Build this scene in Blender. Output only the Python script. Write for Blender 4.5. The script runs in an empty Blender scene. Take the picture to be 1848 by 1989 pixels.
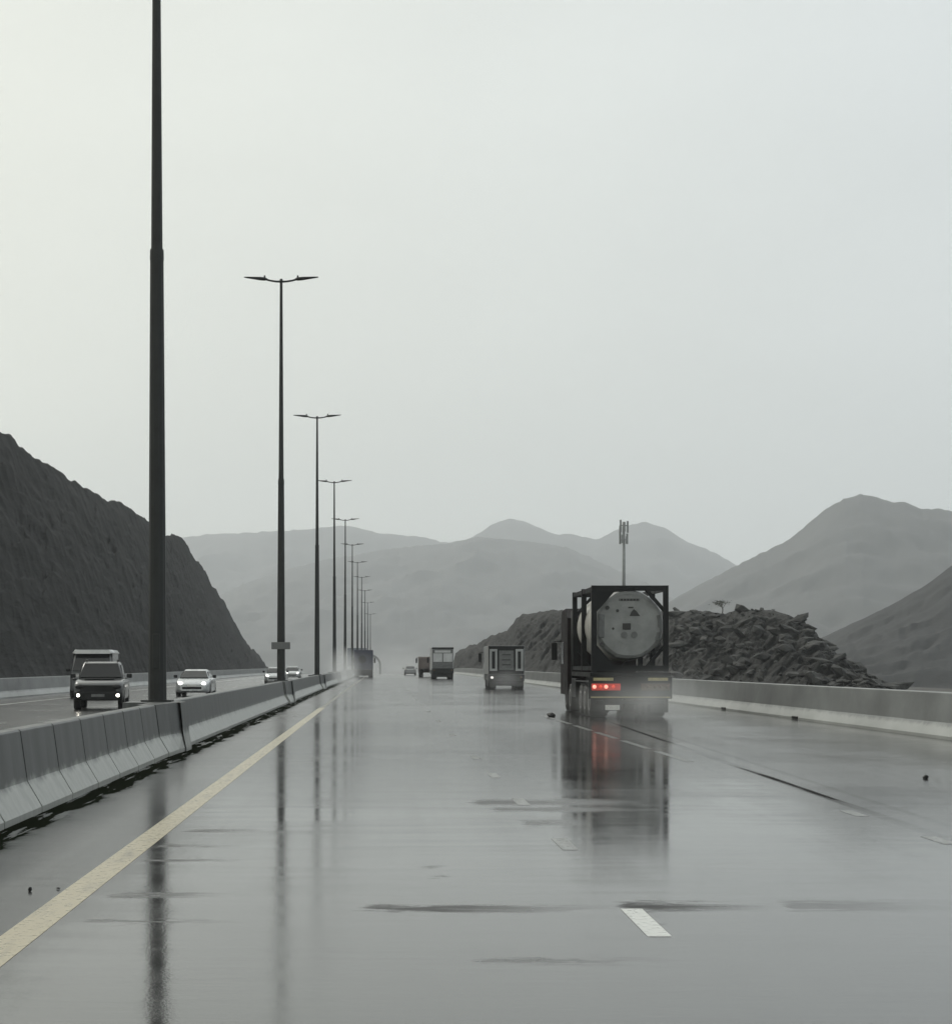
import bpy, bmesh, math, random
from mathutils import Vector, noise, Matrix
R = math.radians
random.seed(7)
SC = bpy.context.scene
COL = SC.collection

# ------------------------------------------------------------------ survey of the place
F = 3700.0            # focal length in survey pixels (1848 wide picture)
EYE = 1.7             # camera height above the road
VX, VY = 735.0, 1290.0
def bend(y):          # the motorway bends very gently to the right
    b = 8.4e-6*y*y
    if y > 470: b += 2.4e-5*(y-470)**2
    return b
def gz(y):            # ... and dips beyond a crest
    if y < 305: return 0.0
    e = min(y, 620)
    z = -(e-305)**2/11040.0
    if y > 620: z -= (min(y, 800)-620)*0.02
    return z
def P(x, y, d): return Vector(((x-VX)/F*d, d, EYE+(VY-y)/F*d))

# ------------------------------------------------------------------ materials
def new_mat(name):
    m = bpy.data.materials.new(name); m.use_nodes = True
    nt = m.node_tree; b = nt.nodes['Principled BSDF']
    return m, nt, b
def N(nt, typ, **kw):
    n = nt.nodes.new(typ)
    for k, v in kw.items(): setattr(n, k, v)
    return n
def noise_tex(nt, scale, detail=4, rough=.55, map_scale=None, coord='Object', dist=0.0):
    tc = N(nt, 'ShaderNodeTexCoord'); t = N(nt, 'ShaderNodeTexNoise')
    t.inputs['Scale'].default_value = scale; t.inputs['Detail'].default_value = detail
    t.inputs['Roughness'].default_value = rough; t.inputs['Distortion'].default_value = dist
    if map_scale:
        mp = N(nt, 'ShaderNodeMapping'); mp.inputs['Scale'].default_value = map_scale
        nt.links.new(tc.outputs[coord], mp.inputs['Vector']); nt.links.new(mp.outputs[0], t.inputs['Vector'])
    else:
        nt.links.new(tc.outputs[coord], t.inputs['Vector'])
    return t.outputs['Fac']
def ramp(nt, fac, stops):
    r = N(nt, 'ShaderNodeValToRGB'); cr = r.color_ramp
    while len(cr.elements) < len(stops): cr.elements.new(.5)
    for e, (p, c) in zip(cr.elements, stops):
        e.position = p
        e.color = (c, c, c, 1) if isinstance(c, (int, float)) else (*c, 1)
    nt.links.new(fac, r.inputs['Fac']); return r.outputs['Color']
def mathn(nt, op, a, b=None, c=None, clamp=False):
    n = N(nt, 'ShaderNodeMath', operation=op, use_clamp=clamp)
    for i, v in enumerate((a, b, c)):
        if v is None: continue
        if isinstance(v, (int, float)): n.inputs[i].default_value = v
        else: nt.links.new(v, n.inputs[i])
    return n.outputs[0]
def mixc(nt, fac, a, b, mode='MIX'):
    n = N(nt, 'ShaderNodeMix', data_type='RGBA', blend_type=mode)
    for s, v in ((n.inputs[0], fac), (n.inputs[6], a), (n.inputs[7], b)):
        if isinstance(v, (int, float)): s.default_value = v
        elif isinstance(v, tuple): s.default_value = (*v, 1)
        else: nt.links.new(v, s)
    return n.outputs[2]
def bump(nt, b, h, strength, dist, prev=None):
    n = N(nt, 'ShaderNodeBump'); n.inputs['Strength'].default_value = strength; n.inputs['Distance'].default_value = dist
    nt.links.new(h, n.inputs['Height'])
    if prev is not None: nt.links.new(prev, n.inputs['Normal'])
    nt.links.new(n.outputs[0], b.inputs['Normal']); return n.outputs[0]

def plain(name, col, rough=.5, metal=0.0, var=.25, scale=3.0, coat=0.0, spec=.5):
    """painted / worn surface: a base colour with broken-up dirt and roughness"""
    m, nt, b = new_mat(name)
    f = noise_tex(nt, scale, 6, .65)
    lo = tuple(c*(1-var) for c in col); hi = tuple(min(1, c*(1+var)) for c in col)
    nt.links.new(ramp(nt, f, [(.3, lo), (.7, hi)]), b.inputs['Base Color'])
    nt.links.new(ramp(nt, f, [(.3, max(.02, rough*.8)), (.7, min(1, rough*1.2))]), b.inputs['Roughness'])
    b.inputs['Metallic'].default_value = metal
    b.inputs['Specular IOR Level'].default_value = spec
    if coat: b.inputs['Coat Weight'].default_value = coat; b.inputs['Coat Roughness'].default_value = .08
    return m
def glow(name, col, strength):
    m, nt, b = new_mat(name)
    b.inputs['Base Color'].default_value = (*col, 1)
    b.inputs['Emission Color'].default_value = (*col, 1); b.inputs['Emission Strength'].default_value = strength
    return m

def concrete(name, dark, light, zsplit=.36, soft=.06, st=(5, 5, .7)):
    """cast concrete: a darker upper face and a paler foot, with an irregular edge"""
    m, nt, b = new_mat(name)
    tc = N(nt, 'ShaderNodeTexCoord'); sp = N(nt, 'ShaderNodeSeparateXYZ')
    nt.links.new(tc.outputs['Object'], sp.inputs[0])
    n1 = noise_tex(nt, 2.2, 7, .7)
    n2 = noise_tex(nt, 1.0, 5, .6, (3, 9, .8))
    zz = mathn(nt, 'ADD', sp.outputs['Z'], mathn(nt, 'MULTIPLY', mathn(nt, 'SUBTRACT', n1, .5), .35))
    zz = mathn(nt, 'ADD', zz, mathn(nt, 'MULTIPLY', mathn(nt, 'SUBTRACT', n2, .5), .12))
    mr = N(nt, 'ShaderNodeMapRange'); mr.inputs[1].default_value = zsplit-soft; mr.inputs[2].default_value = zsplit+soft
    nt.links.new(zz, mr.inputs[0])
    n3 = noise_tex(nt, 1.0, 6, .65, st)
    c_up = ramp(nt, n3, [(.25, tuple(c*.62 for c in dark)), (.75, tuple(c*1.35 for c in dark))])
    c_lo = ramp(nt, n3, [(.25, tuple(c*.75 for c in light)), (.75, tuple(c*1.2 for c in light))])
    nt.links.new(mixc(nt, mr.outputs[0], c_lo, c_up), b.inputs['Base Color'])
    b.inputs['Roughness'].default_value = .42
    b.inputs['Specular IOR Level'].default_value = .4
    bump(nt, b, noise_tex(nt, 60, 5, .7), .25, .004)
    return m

def wet_road(name, base=.045):
    m, nt, b = new_mat(name)
    # aggregate colour, traffic polish
    agg = noise_tex(nt, 90, 3, .7)
    lane = noise_tex(nt, 1.0, 4, .6, (1.6, .03, 1))
    col = mixc(nt, .5, ramp(nt, agg, [(.3, base*.3), (.7, base*2.2)]), ramp(nt, lane, [(.3, base*.8), (.7, base*1.3)]))
    b.inputs['IOR'].default_value = 1.45
    # standing water film (smooth) against bare wet aggregate (rough)
    film = noise_tex(nt, 1.0, 5, .62, (.16, .11, 1), dist=.6)
    streak = noise_tex(nt, 1.0, 4, .6, (.35, 2.2, 1), dist=.5)
    long_ = noise_tex(nt, 1.0, 4, .6, (2.6, .035, 1))
    f = mathn(nt, 'ADD', mathn(nt, 'MULTIPLY', film, .6), mathn(nt, 'MULTIPLY', streak, .25))
    f = mathn(nt, 'ADD', f, mathn(nt, 'MULTIPLY', long_, .15))
    rough = ramp(nt, f, [(.36, .05), (.47, .08), (.54, .10), (.63, .135)])
    tc = N(nt, 'ShaderNodeTexCoord'); sp = N(nt, 'ShaderNodeSeparateXYZ'); nt.links.new(tc.outputs['Object'], sp.inputs[0])
    X, Y = sp.outputs['X'], sp.outputs['Y']
    def sm(v, lo, hi):
        m_ = N(nt, 'ShaderNodeMapRange', interpolation_type='SMOOTHSTEP'); m_.inputs[1].default_value = lo; m_.inputs[2].default_value = hi
        nt.links.new(v, m_.inputs[0]); return m_.outputs[0]
    shoulder = sm(X, -2.0, -2.7) if False else mathn(nt, 'SUBTRACT', 1.0, sm(X, -2.9, -1.7))
    rough = mathn(nt, 'ADD', rough, mathn(nt, 'MULTIPLY', shoulder, .10))
    rough = mathn(nt, 'ADD', rough, mathn(nt, 'MULTIPLY', sm(Y, 24, 60), .06))
    # bare tar scars and tyre tracks where no film of water lies
    wob = noise_tex(nt, 1.0, 6, .7, (1.7, 5.0, 1), dist=.8)
    scr = ramp(nt, noise_tex(nt, 1.0, 5, .7, (.9, 16, 1), dist=.5), [(.36, .15), (.56, 1.0)])
    wy = mathn(nt, 'ADD', Y, mathn(nt, 'MULTIPLY', mathn(nt, 'SUBTRACT', wob, .5), .9))
    wx = mathn(nt, 'ADD', X, mathn(nt, 'MULTIPLY', mathn(nt, 'SUBTRACT', wob, .5), .6))
    bare = None
    def add_mask(m_):
        nonlocal bare
        bare = m_ if bare is None else mathn(nt, 'MAXIMUM', bare, m_)
    for x0, x1, y0, wd_, k in ((-.16, 1.9, 13.25, .16, .9), (1.62, 2.9, 13.35, .22, 1.0), (1.66, 1.84, 12.6, .5, .8), (1.15, 3.6, 23.4, .45, .65), (1.3, 3.4, 22.3, .35, .55), (1.5, 2.4, 20.4, .4, .5), (.3, .55, 15.9, .08, .6), (.35, .6, 15.2, .08, .6), (.5, 1.9, 10.9, .1, .4),
                              (2.8, 4.4, 13.4, .3, .35), (4.0, 5.6, 13.0, .5, .3), (-2.1, -1.2, 17.8, .12, .6), (-2.1, -1.0, 16.5, .1, .6), (-2.0, -1.1, 19.4, .14, .6), (-2.0, -.9, 14.0, .12, .45), (-2.0, -.6, 12.6, .1, .4)):
        ym = mathn(nt, 'SUBTRACT', 1.0, sm(mathn(nt, 'ABSOLUTE', mathn(nt, 'SUBTRACT', wy, y0)), wd_*.2, wd_*1.6))
        xm = mathn(nt, 'MULTIPLY', sm(wx, x0, x0+.12), mathn(nt, 'SUBTRACT', 1.0, sm(wx, x0+(x1-x0)*.15, x1)))
        add_mask(mathn(nt, 'MULTIPLY', mathn(nt, 'MULTIPLY', ym, xm), k))
    xt_ = mathn(nt, 'SUBTRACT', X, mathn(nt, 'MULTIPLY', mathn(nt, 'SUBTRACT', Y, 21.0), .034))
    tracks = []
    for xc, wd_, k in ((5.60, .12, 1.0), (6.02, .08, .7), (7.6, .09, .35), (7.9, .06, .3)):
        tm = mathn(nt, 'SUBTRACT', 1.0, sm(mathn(nt, 'ABSOLUTE', mathn(nt, 'SUBTRACT', xt_, xc)), wd_*.4, wd_*1.3))
        tm = mathn(nt, 'MULTIPLY', tm, mathn(nt, 'MULTIPLY', sm(Y, 14, 24), mathn(nt, 'SUBTRACT', 1.0, sm(Y, 52, 64))))
        tracks.append(mathn(nt, 'MULTIPLY', tm, mathn(nt, 'MULTIPLY', sm(long_, .2, .5), k)))
    rough = mathn(nt, 'ADD', rough, mathn(nt, 'MULTIPLY', bare, .45))
    # moss and dirt lying in the gutter beside the median foot
    gn_ = noise_tex(nt, 1.0, 5, .6, (1.5, .7, 1)); gn2 = noise_tex(nt, 1.0, 4, .6, (8, .5, 1))
    gx = mathn(nt, 'ADD', X, mathn(nt, 'MULTIPLY', mathn(nt, 'SUBTRACT', gn_, .5), .55))
    gx = mathn(nt, 'SUBTRACT', gx, mathn(nt, 'MULTIPLY', mathn(nt, 'MULTIPLY', Y, Y), 8.4e-6))
    gut = mathn(nt, 'SUBTRACT', 1.0, sm(gx, -3.50, -3.22))
    gut = mathn(nt, 'MULTIPLY', gut, ramp(nt, gn2, [(.30, 1.0), (.58, 1.0), (.66, .45)]))
    gut = mathn(nt, 'MULTIPLY', gut, sm(X, -4.4, -4.35))
    bare = mathn(nt, 'MULTIPLY', bare, mathn(nt, 'MULTIPLY', scr, .85))
    for t_ in tracks: bare = mathn(nt, 'MAXIMUM', bare, t_)
    bare = mathn(nt, 'MAXIMUM', bare, gut)
    nt.links.new(mixc(nt, gut, col, (.010, .012, .008)), b.inputs['Base Color'])
    nt.links.new(mathn(nt, 'SUBTRACT', .5, mathn(nt, 'MULTIPLY', bare, .5)), b.inputs['Specular IOR Level'])
    nt.links.new(rough, b.inputs['Roughness'])
    # ripples running across, plus aggregate grain poking through the film
    wv = noise_tex(nt, 1.0, 4, .6, (.8, 4.5, 1), dist=.4)
    patch = ramp(nt, noise_tex(nt, 1.0, 4, .6, (.33, .2, 1), dist=.8), [(.40, .25), (.60, 1.0)])
    chop = noise_tex(nt, 1.0, 5, .65, (2.2, 11, 1), dist=.5)
    wvs = mathn(nt, 'MULTIPLY', mathn(nt, 'ADD', wv, mathn(nt, 'MULTIPLY', chop, .55)), patch)
    n1 = bump(nt, b, wvs, .13, .0055)
    wv2 = noise_tex(nt, 1.0, 3, .6, (9, 22, 1))
    n2 = bump(nt, b, wv2, .14, .0010, n1)
    gmask = ramp(nt, f, [(.45, 0.15), (.64, 1.0)])
    g = mathn(nt, 'MULTIPLY', noise_tex(nt, 48, 2, .6), gmask)
    bump(nt, b, g, .42, .0026, n2)
    return m

def paint_line(name, col, wear=.52):
    m, nt, b = new_mat(name)
    n = noise_tex(nt, 14, 6, .75)
    w = noise_tex(nt, 1.0, 5, .7, (6, .8, 1))
    c = ramp(nt, n, [(.25, tuple(x*.72 for x in col)), (.7, col)])
    c = mixc(nt, ramp(nt, w, [(wear, 0.0), (wear+.2, .6)]), c, (.09, .09, .085))
    nt.links.new(c, b.inputs['Base Color'])
    b.inputs['IOR'].default_value = 1.33
    nt.links.new(ramp(nt, n, [(.3, .2), (.7, .42)]), b.inputs['Roughness'])
    bump(nt, b, noise_tex(nt, 70, 3, .6), .2, .0015)
    return m

def rock(name, c1, c2, scale, ys_=.35, bd=.6, ang=(0, .5, .3)):
    m, nt, b = new_mat(name)
    tc = N(nt, 'ShaderNodeTexCoord')
    mp = N(nt, 'ShaderNodeMapping'); mp.inputs['Rotation'].default_value = ang
    mp.inputs['Scale'].default_value = (scale, scale*ys_, scale*.8)
    nt.links.new(tc.outputs['Object'], mp.inputs['Vector'])
    t = N(nt, 'ShaderNodeTexNoise'); t.inputs['Scale'].default_value = 1; t.inputs['Detail'].default_value = 9; t.inputs['Roughness'].default_value = .68
    nt.links.new(mp.outputs[0], t.inputs['Vector'])
    big = noise_tex(nt, scale*.17, 5, .6)
    c = ramp(nt, t.outputs['Fac'], [(.28, c1), (.5, tuple((a+d)/2 for a, d in zip(c1, c2))), (.72, c2)])
    c = mixc(nt, ramp(nt, big, [(.35, 0.0), (.7, .6)]), c, tuple(x*.62 for x in c1))
    v = N(nt, 'ShaderNodeTexVoronoi', feature='F1'); v.inputs['Scale'].default_value = scale*1.1
    nt.links.new(tc.outputs['Object'], v.inputs['Vector'])
    h = mathn(nt, 'ADD', t.outputs['Fac'], mathn(nt, 'MULTIPLY', v.outputs['Distance'], .5))
    nt.links.new(c, b.inputs['Base Color']); b.inputs['Roughness'].default_value = .8
    b.inputs['Specular IOR Level'].default_value = .25
    bump(nt, b, h, .8, bd)
    return m

M = {}
M['road'] = wet_road('wet asphalt', .03)
M['white_line'] = paint_line('white road paint', (.62, .63, .6))
M['faint_line'] = paint_line('faint white paint', (.26, .265, .26), .38)
M['worn_yellow'] = paint_line('worn yellow paint', (.17, .155, .11), .2)
M['worn_line'] = paint_line('worn white paint', (.12, .125, .12), .25)
M['yellow_line'] = paint_line('yellow road paint', (.44, .39, .275))
M['barrier'] = concrete('stained barrier concrete', (.085, .09, .09), (.34, .35, .33))  # sooty upper face with a ragged stain edge above the clean foot
M['barrier_r'] = concrete('parapet concrete', (.19, .197, .197), (.34, .35, .34), .30, .04, (1, .35, .5))  # upper face set somewhat darker than the foot
M['plinth'] = plain('plinth concrete', (.10, .105, .103), .45, 0, .35, 2)
M['steel'] = plain('galvanised steel wet', (.022, .024, .0235), .5, 0, .35, 1.2, 0, .3)
M['steel_l'] = plain('pale galvanised steel', (.22, .23, .23), .5, .3, .25, 1.2)
M['black'] = plain('black painted steel', (.009, .010, .011), .5, 0, .4, 2, 0, .25)
M['chassis'] = plain('dirty chassis', (.014, .015, .015), .6, 0, .5, 2, 0, .25)
M['tyre'] = plain('tyre rubber', (.014, .014, .014), .7, 0, .4, 6)
M['rim'] = plain('wheel rim', (.25, .25, .25), .4, .6, .3, 6)
M['tank'] = plain('tank cladding', (.42, .41, .38), .4, 0, .12, .9)
M['tank_end'] = plain('dusty tank end', (.225, .233, .23), .5, 0, .28, 1.4)
M['mark'] = plain('placard black', (.03, .03, .03), .5, 0, .2, 9)
M['pocket'] = plain('document box', (.12, .125, .125), .5, 0, .3, 5)
M['plate_w'] = plain('number plate', (.6, .6, .58), .4, 0, .1, 9)
M['marker_y'] = plain('marker plate ochre', (.36, .32, .17), .5, 0, .25, 7)
M['lens_red'] = plain('unlit lens', (.10, .06, .035), .25, 0, .3, 9)
M['red_lit'] = glow('lit red lamp', (1.0, .10, .05), .4)
M['red_hot'] = glow('lit brake bulb', (1.0, .36, .27), 1.4)
M['red_dim'] = glow('dim red lens', (.75, .05, .03), .05)
M['white_lit'] = glow('lit headlamp', (1.0, .97, .88), 5.0)
M['fog_lit'] = glow('lit fog lamp', (1.0, .94, .80), 14.0)
M['cab_red'] = plain('dark red cab paint', (.007, .004, .004), .5, 0, .4, 2, 0, .25)
M['white_car'] = plain('white vehicle paint', (.62, .63, .63), .3, 0, .1, 1.5, .6)
M['silver_car'] = plain('silver vehicle paint', (.5, .52, .53), .28, .35, .08, 1.5, .6)
M['dark_silver'] = plain('dark silver paint', (.055, .058, .06), .3, .2, .12, 1.5, .5)
M['van_grey'] = plain('grimy grey van paint', (.085, .09, .092), .45, 0, .2, 1.5)
M['dim_lamp'] = glow('dim white lamp', (1, .93, .9), .75)
M['grey_car'] = plain('grey vehicle paint', (.22, .23, .235), .3, .2, .1, 1.5, .6)
M['box_white'] = plain('dirty white box body', (.50, .51, .51), .45, 0, .18, 1.0)
M['box_side'] = plain('greyish box side', (.30, .31, .31), .5, 0, .2, 1.0)
M['box_grey'] = plain('grimy grey box body', (.19, .205, .21), .5, 0, .25, 1.2)
M['box_blue'] = plain('dark blue box body', (.025, .028, .055), .5, 0, .25, 1.2)
M['box_brown'] = plain('brown tipper body', (.13, .105, .095), .6, 0, .3, 1.2)
M['glass'] = plain('dark vehicle glass', (.008, .009, .010), .10, 0, .2, 2, 0, .3)
M['trim'] = plain('black trim', (.009, .0095, .010), .5, 0, .3, 5, 0, .25)
M['sign_back'] = plain('road sign back', (.10, .115, .15), .5, .1, .15, .6)
M['sign_plate'] = plain('small grey number plate', (.12, .125, .125), .5, 0, .2, 2)
M['ground'] = rock('gravel ground', (.05, .048, .044), (.13, .125, .115), .35, bd=.15)
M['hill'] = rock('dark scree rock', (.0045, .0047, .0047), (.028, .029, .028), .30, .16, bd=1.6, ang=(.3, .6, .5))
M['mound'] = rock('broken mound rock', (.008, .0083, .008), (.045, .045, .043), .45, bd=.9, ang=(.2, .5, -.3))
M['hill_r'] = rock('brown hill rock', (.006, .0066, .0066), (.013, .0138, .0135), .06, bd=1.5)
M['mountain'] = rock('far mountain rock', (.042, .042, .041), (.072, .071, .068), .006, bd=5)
M['boulder'] = rock('loose boulder', (.010, .0103, .010), (.10, .10, .095), .9, bd=.25)
M['bark'] = plain('bark', (.06, .05, .04), .8, 0, .3, 6)
M['leaf'] = plain('dusty leaves', (.04, .05, .03), .7, 0, .4, 4)

# ------------------------------------------------------------------ mesh building
class MB:
    def __init__(s): s.v = []; s.f = []; s.smooth = set()
    def add(s, vs, fs, smooth=False):
        o = len(s.v); s.v += [Vector(p) for p in vs]
        for q in fs:
            if smooth: s.smooth.add(len(s.f))
            s.f.append([o+i for i in q])
        return s
    def box(s, x0, x1, y0, y1, z0, z1, c=0.0):
        """box with its edges chamfered by c"""
        if c <= 0:
            vs = [(x, y, z) for z in (z0, z1) for y in (y0, y1) for x in (x0, x1)]
            return s.add(vs, [(0, 2, 3, 1), (4, 5, 7, 6), (0, 1, 5, 4), (2, 6, 7, 3), (0, 4, 6, 2), (1, 3, 7, 5)])
        bm = bmesh.new()
        bmesh.ops.create_cube(bm, size=1)
        for v in bm.verts:
            v.co = Vector((x0+(v.co.x+.5)*(x1-x0), y0+(v.co.y+.5)*(y1-y0), z0+(v.co.z+.5)*(z1-z0)))
        bmesh.ops.bevel(bm, geom=list(bm.edges), offset=c, segments=2, affect='EDGES', profile=.5)
        bm.verts.index_update()
        s.add([v.co.copy() for v in bm.verts], [[v.index for v in f.verts] for f in bm.faces])
        bm.free(); return s
    def tube(s, pts, rad, n=10, cap=True, smooth=True):
        pts = [Vector(p) for p in pts]
        if isinstance(rad, (int, float)): rad = [rad]*len(pts)
        vs = []; fs = []
        for i, p in enumerate(pts):
            t = (pts[min(i+1, len(pts)-1)]-pts[max(i-1, 0)]).normalized()
            a = Vector((0, 0, 1)) if abs(t.z) < .9 else Vector((1, 0, 0))
            u = t.cross(a).normalized(); w = t.cross(u)
            for k in range(n):
                an = 2*math.pi*(k+.5)/n
                vs.append(p+(u*math.cos(an)+w*math.sin(an))*rad[i])
        for i in range(len(pts)-1):
            for k in range(n):
                fs.append((i*n+k, i*n+(k+1) % n, (i+1)*n+(k+1) % n, (i+1)*n+k))
        s.add(vs, fs, smooth)
        if cap:
            o = len(s.v)-len(vs)
            s.f.append([o+k for k in range(n)]); s.f.append([o+(len(pts)-1)*n+k for k in reversed(range(n))])
        return s
    def bar(s, a, b, r): return s.tube([a, b], r, 4, True, False)
    def loft(s, rings, smooth=True, cap=True):
        n = len(rings[0]); vs = [p for r in rings for p in r]; fs = []
        for i in range(len(rings)-1):
            for k in range(n):
                fs.append((i*n+k, i*n+(k+1) % n, (i+1)*n+(k+1) % n, (i+1)*n+k))
        o = len(s.v); s.add(vs, fs, smooth)
        if cap:
            s.f.append([o+k for k in range(n)]); s.f.append([o+(len(rings)-1)*n+k for k in reversed(range(n))])
        return s
    def lathe_x(s, prof, c, n=24):
        """profile of (x, r) turned about the x axis through c"""
        cx, cy, cz = c; vs = []; fs = []
        for x, r in prof:
            for k in range(n):
                a = 2*math.pi*k/n
                vs.append((cx+x, cy+r*math.cos(a), cz+r*math.sin(a)))
        for i in range(len(prof)-1):
            for k in range(n):
                fs.append((i*n+k, i*n+(k+1) % n, (i+1)*n+(k+1) % n, (i+1)*n+k))
        s.add(vs, fs, True)
        o = len(s.v)-len(vs)
        s.f.append([o+k for k in range(n)]); s.f.append([o+(len(prof)-1)*n+k for k in reversed(range(n))])
        return s
    def ellipsoid(s, c, r, nu=16, nv=10):
        c = Vector(c); vs = []; fs = []
        for j in range(nv+1):
            ph = math.pi*(j/nv-.5)
            for k in range(nu):
                a = 2*math.pi*k/nu
                vs.append((c.x+r[0]*math.cos(ph)*math.cos(a), c.y+r[1]*math.cos(ph)*math.sin(a), c.z+r[2]*math.sin(ph)))
        for j in range(nv):
            for k in range(nu): fs.append((j*nu+k, j*nu+(k+1) % nu, (j+1)*nu+(k+1) % nu, (j+1)*nu+k))
        return s.add(vs, fs, True)
    def build(s, name, m, parent=None):
        me = bpy.data.meshes.new(name)
        me.from_pydata([tuple(p) for p in s.v], [], s.f)
        for i, p in enumerate(me.polygons): p.use_smooth = i in s.smooth
        bm = bmesh.new(); bm.from_mesh(me)
        bmesh.ops.remove_doubles(bm, verts=bm.verts, dist=1e-5)
        bmesh.ops.recalc_face_normals(bm, faces=bm.faces)
        bm.to_mesh(me); bm.free()
        me.materials.append(M[m] if isinstance(m, str) else m)
        o = bpy.data.objects.new(name, me); COL.objects.link(o)
        if parent is not None: o.parent = parent
        return o

def tag(o, label, cat, group=None, kind=None):
    o['label'] = label; o['category'] = cat
    if group: o['group'] = group
    if kind: o['kind'] = kind
    return o
def empty(name, loc=(0, 0, 0), rz=0.0):
    o = bpy.data.objects.new(name, None); COL.objects.link(o)
    o.location = loc; o.rotation_euler = (0, 0, rz); o.empty_display_size = .3
    return o
def copy_tree(o, parent=None):
    c = o.copy(); COL.objects.link(c)
    c.parent = parent
    for ch in [x for x in bpy.data.objects if x.parent == o]: copy_tree(ch, c)
    return c

# ------------------------------------------------------------------ ground and roads
def ys(y0, y1):
    out = [y0]; y = y0
    while y < y1:
        y += 2.0 if y < 60 else (8.0 if y < 260 else 12.0)
        out.append(min(y, y1))
    return out
def strip(mb, xa, xb, y0, y1, dz=0.0, nx=1):
    yy = ys(y0, y1); vs = []; fs = []
    for y in yy:
        for i in range(nx+1):
            vs.append((xa+(xb-xa)*i/nx+bend(y), y, gz(y)+dz))
    w = nx+1
    for j in range(len(yy)-1):
        for i in range(nx): fs.append((j*w+i, j*w+i+1, (j+1)*w+i+1, (j+1)*w+i))
    return mb.add(vs, fs)

YEND = 900.0
g = MB(); strip_x = [-6000, -900, -300, -100, -40, -19.2, -4.4, 13.6, 60, 150, 400, 1000, 6000]
yy = [-300, -60] + ys(-20, YEND) + [1100, 1500, 2000, 2600, 3600, 5200, 6800]
vs = []; fs = []
for y in yy:
    for x in strip_x:
        z = gz(max(y, 0)) - (.25 if -19.3 < x < 13.7 else .9)
        if abs(x) > 90: z -= 4
        vs.append((x+(bend(max(0, min(y, YEND))) if abs(x) < 150 else 0), y, z))
w = len(strip_x)
for j in range(len(yy)-1):
    for i in range(w-1): fs.append((j*w+i, j*w+i+1, (j+1)*w+i+1, (j+1)*w+i))
g.add(vs, fs)
tag(g.build('ground', 'ground'), 'dark gravel ground beyond the motorway barriers', 'ground', kind='structure')

tag(strip(MB(), -4.3, 13.1, -12, YEND, 0, 6).build('road', 'road'), 'rain soaked grey asphalt carriageway carrying the trucks away', 'road', kind='structure')
tag(strip(MB(), -18.9, -4.6, -12, YEND, 0, 6).build('road', 'road'), 'wet carriageway beyond the median with oncoming cars', 'road', kind='structure')

tag(strip(MB(), -2.34, -2.14, 74, YEND, .002).build('edge_line', 'worn_yellow'), 'worn far stretch of the yellow edge line, drowned in rain water', 'road marking', kind='structure')
tag(strip(MB(), -2.36, -2.12, 2, 74, .002).build('edge_line', 'yellow_line'), 'continuous yellow edge line beside the median shoulder', 'road marking', kind='structure')
DASH0 = EYE*F/530.0
def dashes(x, first, step, ln, n, skip=()):
    mb = MB()
    for k in range(n):
        if k in skip: continue
        y = first+k*step
        mb.add([(x-.075+bend(y), y, gz(y)+.002), (x+.075+bend(y), y, gz(y)+.002), (x+.075+bend(y+ln), y+ln, gz(y+ln)+.002), (x-.075+bend(y+ln), y+ln, gz(y+ln)+.002)], [(0, 1, 2, 3)])
    return mb
LS = EYE*F*.00088
tag(dashes(1.75, DASH0+LS, LS, 1.2, 3).build('lane_line', 'faint_line'), 'three fainter dashes following in the lane line right of the near lane', 'road marking', kind='structure')
tag(dashes(1.75, DASH0, LS, 1.35, 1).build('lane_line', 'white_line'), 'nearest clear white dash in the middle of the road', 'road marking', kind='structure')
tag(dashes(1.75, DASH0+4*LS, 2*LS, 1.35, 12).build('lane_line', 'worn_line'), 'worn drowned continuation of the dashed line right of the near lane', 'road marking', kind='structure')
tag(dashes(5.4, EYE*F/350, 3.3, .8, 2).build('lane_line', 'faint_line'), 'two faint lane dashes at the right edge of the picture', 'road marking', kind='structure')
tag(dashes(5.4, EYE*F/190, 5.2, 4.0, 6).build('lane_line', 'worn_line'), 'worn lane line leading up to the tank truck', 'road marking', kind='structure')
tag(strip(MB(), -15.9, -15.74, 4, YEND, .004).build('edge_line', 'white_line'), 'white edge line on the oncoming carriageway', 'road marking', kind='structure')

# ------------------------------------------------------------------ barriers
def nj_profile(xf, h, s=1):
    """safety-shape barrier: foot at xf, body going towards s=-1 (left) or +1 (right)"""
    return [(xf, 0), (xf, .07), (xf+s*.17, .36), (xf+s*.25, h-.02), (xf+s*.27, h), (xf+s*.45, h), (xf+s*.47, h-.02), (xf+s*.55, .36), (xf+s*.72, .07), (xf+s*.72, 0)]
def barrier_run(mb, xf, h, s, y0, y1, step=12):
    prof = nj_profile(xf, h, s); n = max(1, int(math.ceil((y1-y0)/step))); rings = []
    for i in range(n+1):
        y = y0+(y1-y0)*i/n
        rings.append([(x+bend(y), y, z+gz(y)) for x, z in prof])
    return mb.loft(rings, smooth=False)
LAMP_Y = [38.0+47.2*k for k in range(11)]
JT = 2.19
ords = ['first', 'second', 'third', 'fourth', 'fifth', 'sixth', 'seventh', 'eighth', 'ninth', 'tenth', 'eleventh']
PL = 3.4    # plinth length before each lamp
blk = MB(); prof = nj_profile(0, .95, -1)
blk.loft([[(x, y, z) for x, z in prof] for y in (.03, JT-.03)], smooth=False)
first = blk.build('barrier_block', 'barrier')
yb = LAMP_Y[0]-PL+.35
k = 0
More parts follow.
